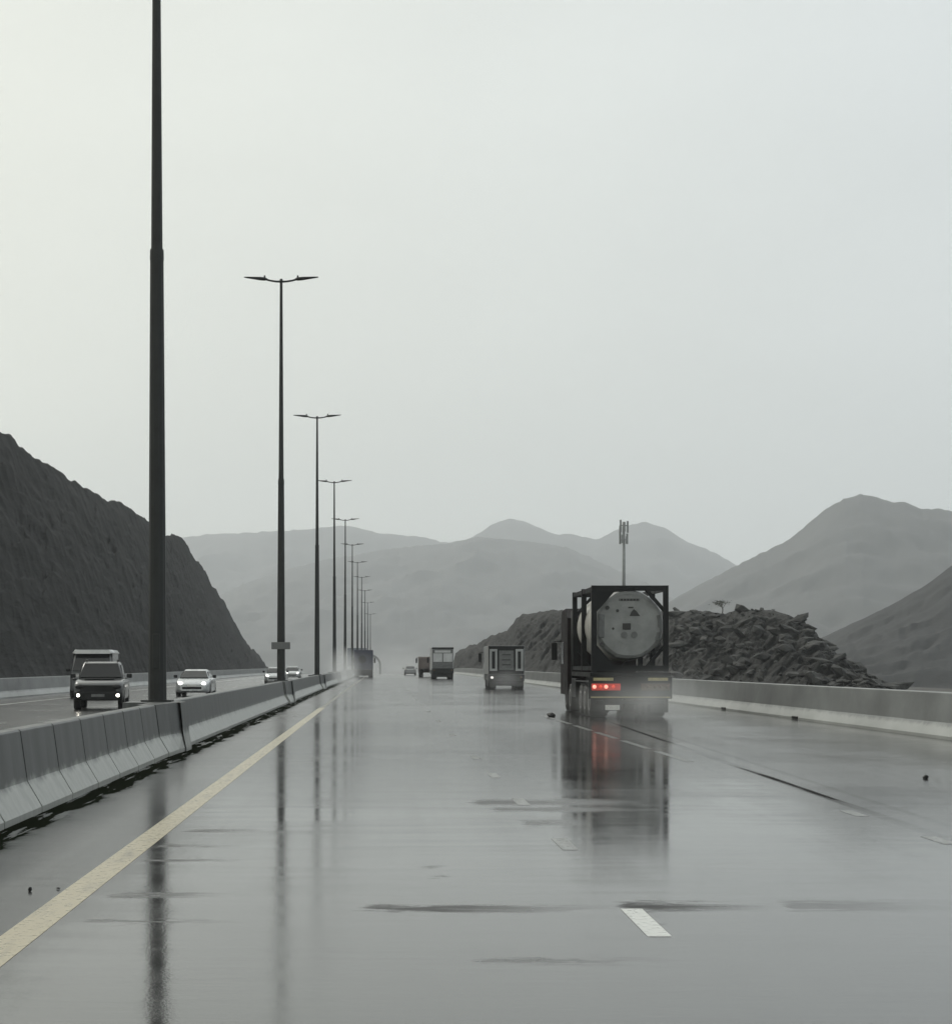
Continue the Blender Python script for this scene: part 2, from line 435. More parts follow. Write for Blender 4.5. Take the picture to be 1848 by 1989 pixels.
while yb-JT > 8:
    yb -= JT
    o = first if k == 0 else first.copy()
    if k: COL.objects.link(o)
    o.location = (-3.85, yb, 0)
    vis = yb+JT > 18.4
    nm = ('%s grey concrete barrier block before the nearest lamp post' % ords[k]) if k < 11 else 'grey concrete barrier block beside the camera'
    tag(o, nm, 'barrier', 'concrete barrier blocks along the near median')
    k += 1
    if not vis: break
# the long poured runs between the lamp plinths further on
for i in range(len(LAMP_Y)):
    y0 = LAMP_Y[i]+.36; y1 = (LAMP_Y[i+1]-PL-.01) if i+1 < len(LAMP_Y) else 620
    if y0 > 330 and i % 1: continue
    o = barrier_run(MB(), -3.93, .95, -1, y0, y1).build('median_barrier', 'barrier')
    lab = 'long grey concrete median barrier running on from the %s lamp post' % (ords[i] if i else 'nearest')
    if i == len(LAMP_Y)-1: lab = 'last hazy stretch of concrete median barrier at the crest'
    tag(o, lab, 'barrier', 'poured concrete median barriers')
# plinths
for i, y in enumerate(LAMP_Y):
    p = MB(); b = bend(y); z = gz(y)
    y0, y1 = y-PL+.36, y+.34
    sec = lambda yy, f, bk=-4.45: [(-3.85+.10*f+b, yy, z), (-3.85+.10*f+b, yy, z+.07), (-4.02+.22*f+b, yy, z+.36), (-4.10+.24*f+b, yy, z+.95), (bk+b, yy, z+.95), (bk-.05+b, yy, z)]
    p.loft([sec(y0, 0), sec(y0+1.4, .3), sec(y0+2.3, .8), sec(y1-1.25, .95), sec(y1-1.2, 1, -5.0), sec(y1-.22, 1, -5.0), [(x-(.24 if x-b > -4.4 else 0), yv, zz) for x, yv, zz in sec(y1, 1, -5.0)]], smooth=False)
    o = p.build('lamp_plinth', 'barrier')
    tag(o, 'concrete plinth bulging from the barrier under the %s lamp post' % (ords[i] if i else 'nearest'), 'plinth', 'concrete plinths under the lamp posts')

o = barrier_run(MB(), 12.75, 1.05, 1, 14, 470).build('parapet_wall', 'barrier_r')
tag(o, 'long pale grey concrete barrier along the right shoulder', 'barrier')
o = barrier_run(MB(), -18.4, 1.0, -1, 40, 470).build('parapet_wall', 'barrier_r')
tag(o, 'concrete barrier below the dark hill across the oncoming lanes', 'barrier')
# scupper outlets in the foot of the right barrier
for yq, lab in ((EYE*F/89, 'dark drain outlet at the right barrier foot nearer the truck'), (EYE*F/107.5, 'dark drain outlet at the right barrier foot nearer the camera')):
    d = MB(); d.box(12.725+bend(yq), 12.80+bend(yq), yq-.4, yq+.4, .01, .10, .02)
    o = d.build('drain_outlet', 'trim'); tag(o, lab, 'drain', 'drain outlets in the right barrier')

# ------------------------------------------------------------------ street lamps
def make_lamp():
    root = empty('street_lamp')
    TOP = 18.8
    MB().tube([(0, 0, .95), (0, 0, 2.4), (0, 0, 9.9)], [.185, .18, .135], 12, True, False).build('lower_shaft', 'steel', root)
    MB().tube([(0, 0, 9.9), (0, 0, 10.05), (0, 0, TOP)], [.12, .115, .062], 12, True, False).build('upper_shaft', 'steel', root)
    MB().tube([(0, 0, 9.76), (0, 0, 9.97)], [.142, .138], 12, True, False).build('collar', 'steel', root)
    bp = MB().box(-.3, .3, -.3, .3, .951, .985)
    bp.build('base_plate', 'steel', root)
    d = MB().box(-.07, .07, -.19, -.15, 1.6, 2.3, .015); d.build('hatch', 'steel', root)
    MB().tube([(0, 0, TOP-.02), (0, 0, TOP+.14)], [.085, .06], 10).build('cap', 'steel', root)
    for s in (-1, 1):
        pts = [(0, 0, TOP+.02), (s*.25, 0, TOP+.03), (s*.5, 0, TOP+.07), (s*.78, 0, TOP+.15)]
        arm = MB().tube(pts, [.05, .045, .042, .045], 8).build('arm', 'steel', root)
        lum = MB(); rings = []
        for t, wd, h in ((.62, .05, .04), (.74, .12, .075), (.95, .17, .075), (1.25, .16, .05), (1.5, .12, .033), (1.66, .05, .02)):
            z = TOP+.13+.09*(t-.62); x = s*t
            rings.append([(x, wd*math.cos(a), z+h*math.sin(a)) for a in [2*math.pi*q/10 for q in range(10)]])
        lum.loft(rings); lum.build('luminaire', 'steel', arm)
        MB().tube([(s*.74, 0, TOP+.19), (s*.74, 0, TOP+.30)], [.05, .035], 8).build('photocell', 'steel', arm)
    return root
lamp0 = make_lamp()
lamp_lab = ['nearest dark lamp post, its top cut off by the picture edge', 'second lamp post, carrying a small grey plate low on its pole', 'third double armed lamp post along the median',
            'fourth lamp post, just right of the third', 'fifth slim lamp post in the median row', 'sixth lamp post in front of the hazy mountains', 'seventh lamp post in the receding median row',
            'eighth lamp post in the receding median row', 'ninth small hazy lamp post in the median row', 'tenth hazy lamp post over the crest', 'last and faintest lamp post over the crest']
for i, y in enumerate(LAMP_Y):
    o = lamp0 if i == 0 else copy_tree(lamp0)
    o.location = (-4.42+bend(y), y, gz(y)); o.rotation_euler = (random.uniform(-.003, .003), random.uniform(-.002, .002), random.uniform(-.03, .03))
    tag(o, lamp_lab[i], 'street lamp', 'double armed lamp posts along the median')
y = LAMP_Y[1]
pl = MB(); pl.box(-.42, .42, -.245, -.21, 2.36, 2.68, .02)
sr = empty('sign_plate', (-4.42+bend(y), y, 0))
pl.build('panel', 'sign_plate', sr)
st = MB(); st.tube([(-.19, 0, 2.44), (-.19, -.22, 2.44)], .02, 6); st.tube([(.19, 0, 2.60), (.19, -.22, 2.60)], .02, 6)
st.box(-.2, .2, -.205, -.185, 2.42, 2.46); st.box(-.2, .2, -.205, -.185, 2.58, 2.62)
st.build('bracket', 'steel', sr)
tag(sr, 'small grey plate fixed across the second lamp post', 'sign')

# ------------------------------------------------------------------ vehicles
def wheel(root, x, y, r, w, side, dual=False):
    hw = w/2
    t = MB().lathe_x([(-hw, r*.62), (-hw, r*.93), (-hw*.75, r), (hw*.75, r), (hw, r*.93), (hw, r*.62)], (x, y, r), 22).build('wheel', 'tyre', root)
    MB().lathe_x([(side*(hw-.05), r*.6), (side*(hw+.004), r*.6), (side*(hw+.004), r*.5), (side*(hw-.03), r*.3), (side*(hw-.01), r*.12)], (x, y, r), 16).build('rim', 'rim', t)
    return t
def rr(w, z0, z1, y, cr=.12, top=1.0, n=4):
    """rounded section ring across the car at station y; top narrows the roof"""
    pts = []; cr = min(cr, (z1-z0)*.45, w*.45)
    for sx, sz, a0 in ((1, 0, -90), (1, 1, 0), (-1, 1, 90), (-1, 0, 180)):
        hw = w*(top if sz else 1)
        cx = sx*(hw-cr); cz = (z1-cr) if sz else (z0+cr)
        for k in range(n+1):
            a = R(a0+90*k/n); pts.append((cx+cr*math.cos(a), y, cz+cr*math.sin(a)))
    return pts
def car(name, style, paint, lit='head'):
    """a car standing at the origin and facing +y, built from lofted sections"""
    root = empty(name)
    if style == 'pickup':
        W, L, zr, zh, zb, r = .93, 5.3, 1.78, 1.12, .36, .38
        body = [(-2.6, .86, .5, 1.05), (-2.5, .92, .45, 1.12), (-1.0, .93, .36, 1.14), (.7, .93, .36, 1.14), (1.0, .93, .36, 1.15), (2.0, .92, .40, 1.10), (2.45, .88, .42, 1.02), (2.64, .78, .46, .92)]
        cabin = [(-.95, .80, 1.10, 1.72, .86), (-.75, .84, 1.10, 1.78, .84), (.15, .84, 1.10, 1.79, .84), (.55, .84, 1.10, 1.72, .84), (1.15, .85, 1.08, 1.17, .95)]
        ws = ((1.16, 1.19), (.60, 1.70)); axles = (-1.55, 1.72); belt = 1.2
    elif style == 'van':
        W, L, zr, zh, zb, r = 1.0, 5.4, 2.35, 1.2, .34, .36
        body = [(-2.65, .95, .45, 1.2), (-2.6, 1.0, .4, 1.25), (1.3, 1.0, .34, 1.28), (2.1, .98, .36, 1.24), (2.6, .92, .4, 1.1), (2.72, .82, .46, 1.0)]
        cabin = [(-2.62, .93, 1.2, 2.28, .9), (-2.5, .98, 1.2, 2.35, .9), (.7, .98, 1.2, 2.35, .9), (1.15, .97, 1.2, 2.25, .9), (2.05, .96, 1.18, 1.30, .97)]
        ws = ((2.03, 1.34), (1.2, 2.18)); axles = (-1.7, 1.75); belt = 1.35
    else:
        W, L, zr, zh, zb, r = .9, 4.7, 1.42, .95, .2, .33
        body = [(-2.35, .78, .38, .82), (-2.2, .86, .28, .95), (-1.2, .9, .2, .98), (.5, .9, .2, .97), (1.2, .9, .2, .95), (1.95, .86, .22, .83), (2.25, .76, .26, .72), (2.36, .6, .32, .64)]
        cabin = [(-1.85, .72, .92, 1.0, .95), (-1.1, .78, .93, 1.36, .80), (-.4, .79, .93, 1.42, .78), (.1, .79, .93, 1.41, .78), (.4, .79, .93, 1.32, .8), (1.15, .80, .92, .97, .95)]
        ws = ((1.16, .975), (.42, 1.315)); axles = (-1.4, 1.42); belt = .99
    MB().loft([rr(w, a, b, y, .13) for y, w, a, b in body]).build('body', paint, root)
    MB().loft([rr(w, a, b, y, .10, t) for y, w, a, b, t in cabin]).build('cabin', paint, root)
    (y0, z0), (y1, z1) = ws; wb = cabin[-1][1]*.92; wt = cabin[-2][1]*cabin[-2][4]*.88
    nrm = Vector((0, z1-z0, y0-y1)).normalized()*.035
    q = [Vector((-wb, y0, z0)), Vector((wb, y0, z0)), Vector((wt, y1, z1)), Vector((-wt, y1, z1))]
    MB().add([p+nrm for p in q]+[p-nrm*.5 for p in q], [(0, 1, 2, 3), (4, 7, 6, 5), (0, 4, 5, 1), (1, 5, 6, 2), (2, 6, 7, 3), (3, 7, 4, 0)]).build('windscreen', 'glass', root)
    ca = cabin[0]; cb = cabin[-2]
    for s in (-1, 1):
        yb0, yb1 = cabin[1][0]+.1, y0-.28
        yt0, yt1 = cabin[1][0]+.2, y1-.05
        x = cabin[1][1]; xt = cabin[1][1]*cabin[1][4]
        zt = zr-.12
        q = [(s*(x-.02+.012), yb0, belt), (s*(x-.02+.012), yb1, belt), (s*(xt+.03), yt1, zt), (s*(xt+.03), yt0, zt)]
        q2 = [(a-s*.05, b, c) for a, b, c in q]
        MB().add(q+q2, [(0, 1, 2, 3), (4, 7, 6, 5), (0, 4, 5, 1), (1, 5, 6, 2), (2, 6, 7, 3), (3, 7, 4, 0)]).build('side_window', 'glass', root)
        mx = W+.02
        mi = MB().box(s*mx if s > 0 else s*mx-.2, s*mx+.2 if s > 0 else s*mx, y0-.5, y0-.4, belt-.02, belt+.14, .03); mi.build('mirror', 'trim', root)
    fy = body[-1][0]
    if style == 'pickup':
        MB().box(-.66, .66, fy-.10, fy+.035, .66, .93, .02).build('grille', 'trim', root)
        bmp = MB().loft([rr(.90, .36, .70, fy-.22, .08), rr(.88, .36, .70, fy, .08), rr(.7, .40, .66, fy+.10, .08)]).build('bumper', 'trim', root)
        for s in (-1, 1):
            MB().ellipsoid((s*.66, fy-.05, .86), (.19, .12, .10)).build('headlight', 'trim', root)
            MB().ellipsoid((s*.70, fy+.06, .555), (.075, .05, .072)).build('fog_light', 'fog_lit', root)
        MB().box(-.24, .24, fy+.085, fy+.11, .50, .60).build('licence_plate', 'pocket', root)
        MB().box(-.84, .84, -2.45, -1.0, 1.10, 1.19, .03).build('bed_cover', 'trim', root)
        MB().box(-.55, .55, 1.3, 1.9, 1.125, 1.165, .015).build('bonnet_scoop', 'trim', root)
        for s in (-1, 1): MB().tube([(s*.58, -.6, 1.80), (s*.58, -.5, 1.86), (s*.58, .2, 1.86), (s*.58, .3, 1.80)], .02, 6).build('roof_rail', 'trim', root)
    else:
        zl = .70 if style != 'van' else .95
        for s in (-1, 1):
            MB().ellipsoid((s*(.6 if style != 'van' else .72), fy-.12, zl), (.12, .17, .075)).build('headlight', 'white_lit' if lit else 'glass', root)
        MB().box(-.5, .5, fy-.1, fy+.025, zl-.30, zl-.18, .02).build('grille', 'trim', root)
        MB().box(-.24, .24, fy+.03, fy+.05, zl-.16, zl-.06).build('licence_plate', 'plate_w', root)
        ry = body[0][0]
        for s in (-1, 1): MB().ellipsoid((s*.62, ry+.08, zl+.12), (.16, .1, .07)).build('tail_light', 'lens_red', root)
        q0, q1 = cabin[0], cabin[1]
        if style == 'van': MB().box(-.75, .75, -2.67, -2.6, 1.4, 2.05, .03).build('rear_window', 'glass', root)
        else:
            q = [Vector((-.62, -1.80, 1.035)), Vector((.62, -1.80, 1.035)), Vector((.56, -1.16, 1.345)), Vector((-.56, -1.16, 1.345))]
            up = Vector((0, -.03, .06))
            MB().add([p+up*.4 for p in q]+[p-up for p in q], [(0, 1, 2, 3), (4, 7, 6, 5), (0, 4, 5, 1), (1, 5, 6, 2), (2, 6, 7, 3), (3, 7, 4, 0)]).build('rear_window', 'glass', root)
    for ay in axles:
        for s in (-1, 1): wheel(root, s*(W-.12), ay, r, .24, s)
    return root
def put(o, x, y, face=0.0, dz=0.0):
    o.location = (x+bend(y), y, gz(y)+dz); o.rotation_euler.z = face
PI = math.pi
pk = car('pickup_truck', 'pickup', 'dark_silver'); put(pk, -10.55, EYE*F/90+2.6, PI+.085)
tag(pk, 'dark silver pickup truck with black front and lit fog lamps, oncoming', 'pickup truck')
vn = car('van', 'van', 'van_grey', None); put(vn, -14.5, 97, PI+.06)
MB().loft([rr(w, 2.22, 2.42, y, .06, .92) for y, w in ((-2.66, .88), (-2.5, .97), (.7, .98), (1.3, .95), (1.42, .85))]).build('roof_cap', 'white_car', vn); vn.scale = (1.06, 1.06, 1.0)
tag(vn, 'tall grey van with pale roof half hidden behind the pickup truck', 'van')
sd = car('car', 'sedan', 'silver_car'); put(sd, -9.75, 101, PI)
tag(sd, 'white saloon car with bright headlamps right of the nearest lamp post', 'car', 'oncoming cars')
c2 = copy_tree(sd); put(c2, -9.05, 164, PI); tag(c2, 'oncoming car half behind the second lamp post, headlamps lit', 'car', 'oncoming cars')
c3 = copy_tree(sd); put(c3, -10.1, 216, PI); tag(c3, 'farthest oncoming car, small beside the second lamp post', 'car', 'oncoming cars')
c4 = car('car', 'sedan', 'grey_car', None); put(c4, 4.1, 292, 0); tag(c4, 'tiny hazy car driving away just left of the far lorries', 'car')

# ---- tank truck
def truck_wheels(root, ax, W=1.22, r=.51, dual=True):
    for y in ax:
        for s in (-1, 1): wheel(root, s*(W-.30), y, r, .56 if dual else .32, s)
def make_cab(root, y0, y1, w, z0, z1, paint):
    prof = [(y0, z1-.35), (y0+.5, z1), (y1-.45, z1-.05), (y1-.12, z1-.55), (y1, 1.6), (y1+.03, z0), (y0, z0)]
    c = MB().loft([[(x, y, z) for y, z in prof] for x in (-w, w)], smooth=False); cab = c.build('cab', paint, root)
    MB().add([(-w*.9, y1-.03, 1.75), (w*.9, y1-.03, 1.75), (w*.86, y1-.13, z1-.6), (-w*.86, y1-.13, z1-.6), (-w*.9, y1-.1, 1.75), (w*.9, y1-.1, 1.75), (w*.86, y1-.2, z1-.6), (-w*.86, y1-.2, z1-.6)],
             [(0, 1, 2, 3), (4, 7, 6, 5), (0, 4, 5, 1), (1, 5, 6, 2), (2, 6, 7, 3), (3, 7, 4, 0)]).build('windscreen', 'glass', cab)
    for s in (-1, 1):
        MB().box(min(s*(w-.03), s*(w+.012)), max(s*(w-.03), s*(w+.012)), y1-1.2, y1-.35, 1.7, min(2.5, z1-.5), .01).build('side_window', 'glass', cab)
        mr = MB().tube([(s*w, y1-.1, 2.55), (s*(w+.22), y1+.05, 2.55), (s*(w+.22), y1+.05, 2.45)], .025, 6)
        arm = mr.build('mirror_arm', 'trim', root)
        MB().box(min(s*(w+.12), s*(w+.34)), max(s*(w+.12), s*(w+.34)), y1, y1+.09, 1.85, 2.5, .04).build('mirror', 'trim', arm)
TY = EYE*F/104.0
tx = 7.95
tk = empty('tank_truck', (tx+bend(TY), TY, 0))
tag(tk, 'dark articulated truck hauling a tank container, left tail lamps glowing red', 'truck')
ch = MB()
for s in (-1, 1): ch.box(s*.5-.08, s*.5+.08, .1, 9.0, .95, 1.28)
for y in (.3, 2.0, 3.7, 5.4, 6.3): ch.box(-1.2, 1.2, y-.07, y+.07, 1.29, 1.42)
for s in (-1, 1): ch.box(s*1.16-.05, s*1.16+.05, .05, 6.4, 1.29, 1.44)
ch.build('chassis', 'chassis', tk)
MB().box(-1.32, 1.32, -.10, .06, .60, 1.30, .02).build('rear_board', 'black', tk)
MB().box(-1.28, 1.28, -.12, -.06, 1.31, 1.43, .015).build('bolster', 'chassis', tk)
MB().box(-1.1, 1.1, -.04, .05, .42, .55, .02).build('underrun_bar', 'chassis', tk)
MB().box(-1.26, 1.26, -.108, -.101, .63, .67).build('reflective_strip', 'marker_y', tk)
for s in (-1, 1):
    lp = MB().box(min(s*.55, s*1.18), max(s*.55, s*1.18), -.14, -.102, 1.17, 1.265, .006); lp.build('marker_plate', 'marker_y', tk)
    tl = MB().box(min(s*.32, s*1.24), max(s*.32, s*1.24), -.15, -.10, .86, 1.08, .02).build('tail_light', 'red_dim' if s < 0 else 'lens_red', tk)
    tl['label'] = 'lit red tail lamp cluster' if s < 0 else 'unlit tail lamp cluster'
    for i, (xx, hot) in enumerate(((1.15, 1), (.95, 0), (.78, 1), (.55, 0))):
        m_ = ('red_hot' if hot else 'red_lit') if s < 0 else 'lens_red'
        MB().ellipsoid((s*xx, -.15, .98), ((.062 if hot else .05), .03, (.062 if hot else .05)), 14, 8).build('lamp', m_, tl)
MB().box(-.80, -.34, -.09, -.06, .24, .40, .006).build('licence_plate', 'plate_w', tk)
MB().box(-.86, -.28, -.058, -.03, .22, .60).build('plate_holder', 'black', tk)
for s in (-1, 1):
    MB().box(min(s*.66, s*1.22), max(s*.66, s*1.22), .10, .13, .16, .62).build('mudflap', 'tyre', tk)
    MB().box(min(s*.62, s*1.25), max(s*.62, s*1.25), .2, 4.9, 1.10, 1.15, .02).build('mudguard', 'black', tk)
    MB().box(min(s*1.02, s*1.2), max(s*1.02, s*1.2), 5.1, 6.5, .55, 1.2, .03).build('side_box', 'black', tk)
truck_wheels(tk, (.95, 2.25, 3.55, 7.0)); truck_wheels(tk, (9.4,), 1.24, .5, False)
make_cab(tk, 7.7, 10.2, 1.23, .6, 3.7, 'cab_red')
MB().tube([(-1.05, 7.5, 1.0), (-1.05, 7.5, 3.6)], .07, 8).build('exhaust_stack', 'steel', tk)

# ---- tank container riding on it
ct = empty('tank_container', (tx+bend(TY), TY, 1.46))
tag(ct, 'pale cylindrical tank in a black steel frame, carried on the truck', 'tank container')
W2, LC, HC = 1.22, 6.06, 2.74
fr = MB()
def beam(a, b, t=.075): fr.box(min(a[0], b[0])-t, max(a[0], b[0])+t, min(a[1], b[1])-t, max(a[1], b[1])+t, min(a[2], b[2])-t, max(a[2], b[2])+t)
for s in (-1, 1):
    for y in (.09, LC/2, LC-.09): fr.box(s*(W2-.08)-.08, s*(W2-.08)+.08, y-.08, y+.08, 0.0, HC-.001)
    fr.box(s*(W2-.08)-.07, s*(W2-.08)+.07, .17, LC-.17, 0.03, .17)
    fr.box(s*(W2-.08)-.06, s*(W2-.08)+.06, .17, LC-.17, HC-.17, HC-.04)
for y in (.085, LC-.085):
    fr.box(-W2+.16, W2-.16, y-.075, y+.075, HC-.17, HC-.003)
    fr.box(-W2+.16, W2-.16, y-.075, y+.075, .02, .19)
    for s in (-1, 1):
        for z0, z1 in ((HC-.12, HC-.80), (.12, .80)):
            fr.bar((s*.50, y, z0), (s*(W2-.13), y, z1), .075)
fr.build('frame', 'black', ct)
for z0, z1 in ((HC-.15, HC-.86), (.15, .84)):
    t_ = [(-W2+.15, z0), (-.52, z0), (-W2+.15, z1)]
    MB().add([(x, .03, z) for x, z in t_]+[(x, .05, z) for x, z in t_], [(0, 1, 2), (5, 4, 3), (0, 3, 4, 1), (1, 4, 5, 2), (2, 5, 3, 0)]).build('gusset', 'black', ct)
RT = 1.13; zc = 1.49
sh = MB()
body_rings = []
def ring(y, r): return [(r*math.cos(2*PI*k/40)*1.0, y, zc+r*math.sin(2*PI*k/40)) for k in range(40)]
for y, r in [(.70, RT*.97), (.78, RT)]: body_rings.append(ring(y, r))
for y in (1.7, 1.72, 1.80, 1.82, 4.2, 4.22, 4.30, 4.32): body_rings.append(ring(y, RT+(.025 if int(y*100) in (172, 180, 422, 430) else 0)))
body_rings += [ring(5.3, RT), ring(5.6, RT*.9), ring(5.8, RT*.6), ring(5.86, RT*.2)]
sh.loft(body_rings).build('tank_shell', 'tank', ct)
# dished rear end with a bevelled, near-octagonal insulation skirt
def octo(y, r, ch_=.42):
    pts = []; 
    for k in range(8):
        a = PI/8+k*PI/4
        c = Vector((math.cos(a), math.sin(a)))*r/math.cos(PI/8)
        pts.append(c)
    out = []
    for k in range(8):
        p, q, n_ = pts[k-1], pts[k], pts[(k+1) % 8]
        a = q+(p-q)*.34; b = q+(n_-q)*.34
        for t in (0, .5, 1):
            m_ = a.lerp(q, t).lerp(q.lerp(b, t), t); out.append((m_.x, y, zc+m_.y))
    return out
MB().loft([octo(.72, 1.10), octo(.42, 1.10), octo(.27, 1.06), octo(.205, .97), octo(.18, .6), octo(.175, .2)], smooth=False).build('tank_end', 'tank_end', ct)
def end_part(nm, m, x0, x1, z0, z1, y=.085):
    # z measured from the rear view of the tank end
    return MB().box(x0, x1, y-.012, y+.02, zc+z0, zc+z1, .004).build(nm, m, ct)
end_part('name_plate', 'pocket', -.34, .34, .76, .84, .12)
for x in (-.28, -.18, -.08, .02, .12, .22):
    MB().box(x, x+.07, .098, .107, zc+.77, zc+.83).build('lettering', 'mark', ct)
mk = MB().add([(.0, .083, zc+.28), (.34, .083, zc+.28), (.22, .083, zc+.44), (.14, .083, zc+.50), (.06, .083, zc+.42), (.0, .095, zc+.28), (.34, .095, zc+.28), (.22, .095, zc+.44), (.14, .095, zc+.50), (.06, .095, zc+.42)],
              [(0, 1, 2, 3, 4), (9, 8, 7, 6, 5), (0, 5, 6, 1), (1, 6, 7, 2), (2, 7, 8, 3), (3, 8, 9, 4), (4, 9, 5, 0)]); mk.box(-.04, .12, .083, .095, zc+.535, zc+.575); mk.build('hazard_mark', 'mark', ct)
end_part('code_plate', 'mark', -.22, .04, -.15, .05)
for x in (-.24, .08):
    MB().tube([(x+.07, .098, zc-.32), (x+.07, .08, zc-.32)], .105, 14).build('round_label', 'pocket', ct)
for x, z, r in ((-.70, .55, .065), (-.38, .45, .05), (-.52, -.12, .04), (-.88, -.62, .07)):
    MB().tube([(x, .16, zc+z), (x, .085, zc+z)], r, 10).build('fitting', 'mark', ct)
MB().box(-1.0, -.78, .10, .30, zc-.42, zc+.36, .04).build('document_box', 'pocket', ct)
for z0, z1 in ((-.1, .32), (-.5, -.22)):
    MB().box(.80, .98, .12, .28, zc+z0, zc+z1, .02).build('side_label', 'pocket', ct)
for o in [x for x in bpy.data.objects if x.parent == ct and x.name.split('.')[0] in ('name_plate', 'lettering', 'hazard_mark', 'code_plate', 'round_label', 'fitting', 'document_box', 'side_label')]: o.location.y = .08
MB().box(-.12, .12, 2.7, 3.3, zc+RT-.02, zc+RT+.13, .03).build('manhole', 'black', ct)
MB().box(-.35, .35, .30, 5.6, HC-.13, HC-.07).build('walkway', 'black', ct)

# ---- box lorries further ahead
def lorry(name, W, L, z0, z1, paint, cabp, rear):
    root = empty(name)
    MB().box(-W, W, 0, L, z0, z1, .03).build('cargo_box', paint, root)
    c = MB()
    for s in (-1, 1): c.box(s*.45-.07, s*.45+.07, .1, L+2.4, z0-.32, z0-.02)
    c.box(-W+.1, W-.1, .02, .14, z0-.5, z0-.34); c.build('chassis', 'chassis', root)
    truck_wheels(root, (1.2, 2.45) if L > 6 else (1.4,), W, .47); truck_wheels(root, (L+1.3,), W, .47, False)
    MB().box(-W+.12, W-.12, .10, .13, .22, z0-.05).build('underside_fill', 'tyre', root)  # added dark sheet filling the open gap beneath the cargo box
    make_cab(root, L+.3, L+2.4, W-.03, .55, min(3.0, z1), cabp)
    for s in (-1, 1): MB().box(min(s*.7, s*1.1), max(s*.7, s*1.1), .05, .09, .18, .6).build('mudflap', 'tyre', root)
    return root
# second truck
bx = lorry('box_truck', 1.24, 6.2, 1.0, 2.95, 'box_side', 'grey_car', 1)
MB().box(-1.2, 1.2, -.035, .01, 1.02, 2.9, .01).build('rear_wall', 'chassis', bx)
MB().box(-1.22, 1.22, -.06, .012, 2.78, 2.94, .02).build('roof_header', 'black', bx)
for s in (-1, 1):
    ring_ = MB()
    x0, x1 = (min(s*.62, s*1.14), max(s*.62, s*1.14))
    ring_.box(x0, x0+.15, -.075, -.036, 1.22, 2.72, .02); ring_.box(x1-.15, x1, -.075, -.036, 1.22, 2.72, .02)
    ring_.box(x0+.13, x1-.13, -.073, -.037, 2.56, 2.72, .02); ring_.box(x0+.13, x1-.13, -.073, -.037, 1.22, 1.38, .02)
    f_ = ring_.build('door_frame', 'box_side', bx)
    MB().box(x0+.15, x1-.15, -.05, -.036, 1.38, 2.56).build('slot_window', 'glass', f_)
MB().box(-.5, .5, -.06, -.036, 1.3, 2.62, .02).build('door_panel', 'pocket', bx)
for z in (1.62, 1.95, 2.3): MB().box(-.3, .3, -.072, -.062, z, z+.07).build('door_bar', 'mark', bx)
MB().box(-1.22, 1.22, -.06, .05, .52, .98, .02).build('bumper', 'chassis', bx)
MB().ellipsoid((-.98, -.08, .78), (.10, .04, .085)).build('tail_light', 'dim_lamp', bx)
MB().ellipsoid((.98, -.08, .78), (.10, .04, .085)).build('tail_light', 'lens_red', bx)
put(bx, 8.55, EYE*F/48.5, -.012); tag(bx, 'box truck with two white framed slots on its rear, ahead of the tank truck', 'truck', 'lorries driving away')
# third
b3 = lorry('box_truck', 1.24, 7.0, 1.0, 3.6, 'box_white', 'grey_car', 1)
MB().box(-1.18, 1.18, -.03, .01, 1.05, 3.35, .01).build('rear_wall', 'pocket', b3)
MB().box(-1.24, 1.24, -.05, .012, 3.38, 3.61, .02).build('roof_header', 'black', b3)
MB().box(-.9, .9, -.05, -.031, 3.0, 3.26, .01).build('header_panel', 'box_white', b3)
for s in (-1, 1):
    MB().box(min(s*.06, s*1.08), max(s*.06, s*1.08), -.055, -.031, 1.95, 2.92, .02).build('rear_door', 'box_white', b3)
MB().box(-1.1, 1.1, -.06, -.031, 1.50, 1.78, .02).build('cross_panel', 'pocket', b3)
MB().box(-1.24, 1.24, -.07, .05, .62, 1.22, .02).build('bumper', 'chassis', b3)
for s in (-1, 1): MB().ellipsoid((s*1.0, -.08, 1.0), (.12, .04, .07)).build('tail_light', 'lens_red', b3)
put(b3, 6.9, EYE*F/29, 0); tag(b3, 'pale high box lorry farther ahead in the right lane', 'truck', 'lorries driving away')
# fourth: open tipper
b4 = empty('tipper_truck')
tb = MB()
for s in (-1, 1): tb.box(min(s*1.12, s*1.2), max(s*1.12, s*1.2), 0, 5.2, 1.1, 2.45, .02)
tb.box(-1.12, 1.12, -.01, .07, 1.1, 2.4, .01); tb.box(-1.12, 1.12, 5.1, 5.2, 1.1, 2.6, .01); tb.box(-1.12, 1.12, .07, 5.1, 1.1, 1.2)
tb.build('tipper_body', 'box_brown', b4)
for x in (-.75, 0, .75): MB().box(x-.05, x+.05, -.06, -.011, 1.1, 2.4).build('tailgate_rib', 'box_brown', b4)
c = MB()
for s in (-1, 1): c.box(s*.45-.07, s*.45+.07, .1, 7.3, .75, 1.05)
c.build('chassis', 'chassis', b4); truck_wheels(b4, (1.0, 2.3), 1.2, .5); truck_wheels(b4, (6.3,), 1.2, .5, False)
make_cab(b4, 5.4, 7.4, 1.15, .55, 2.7, 'box_brown')
put(b4, 6.0, 252, 0); tag(b4, 'low brown tipper lorry left of the high box lorry', 'truck', 'lorries driving away')
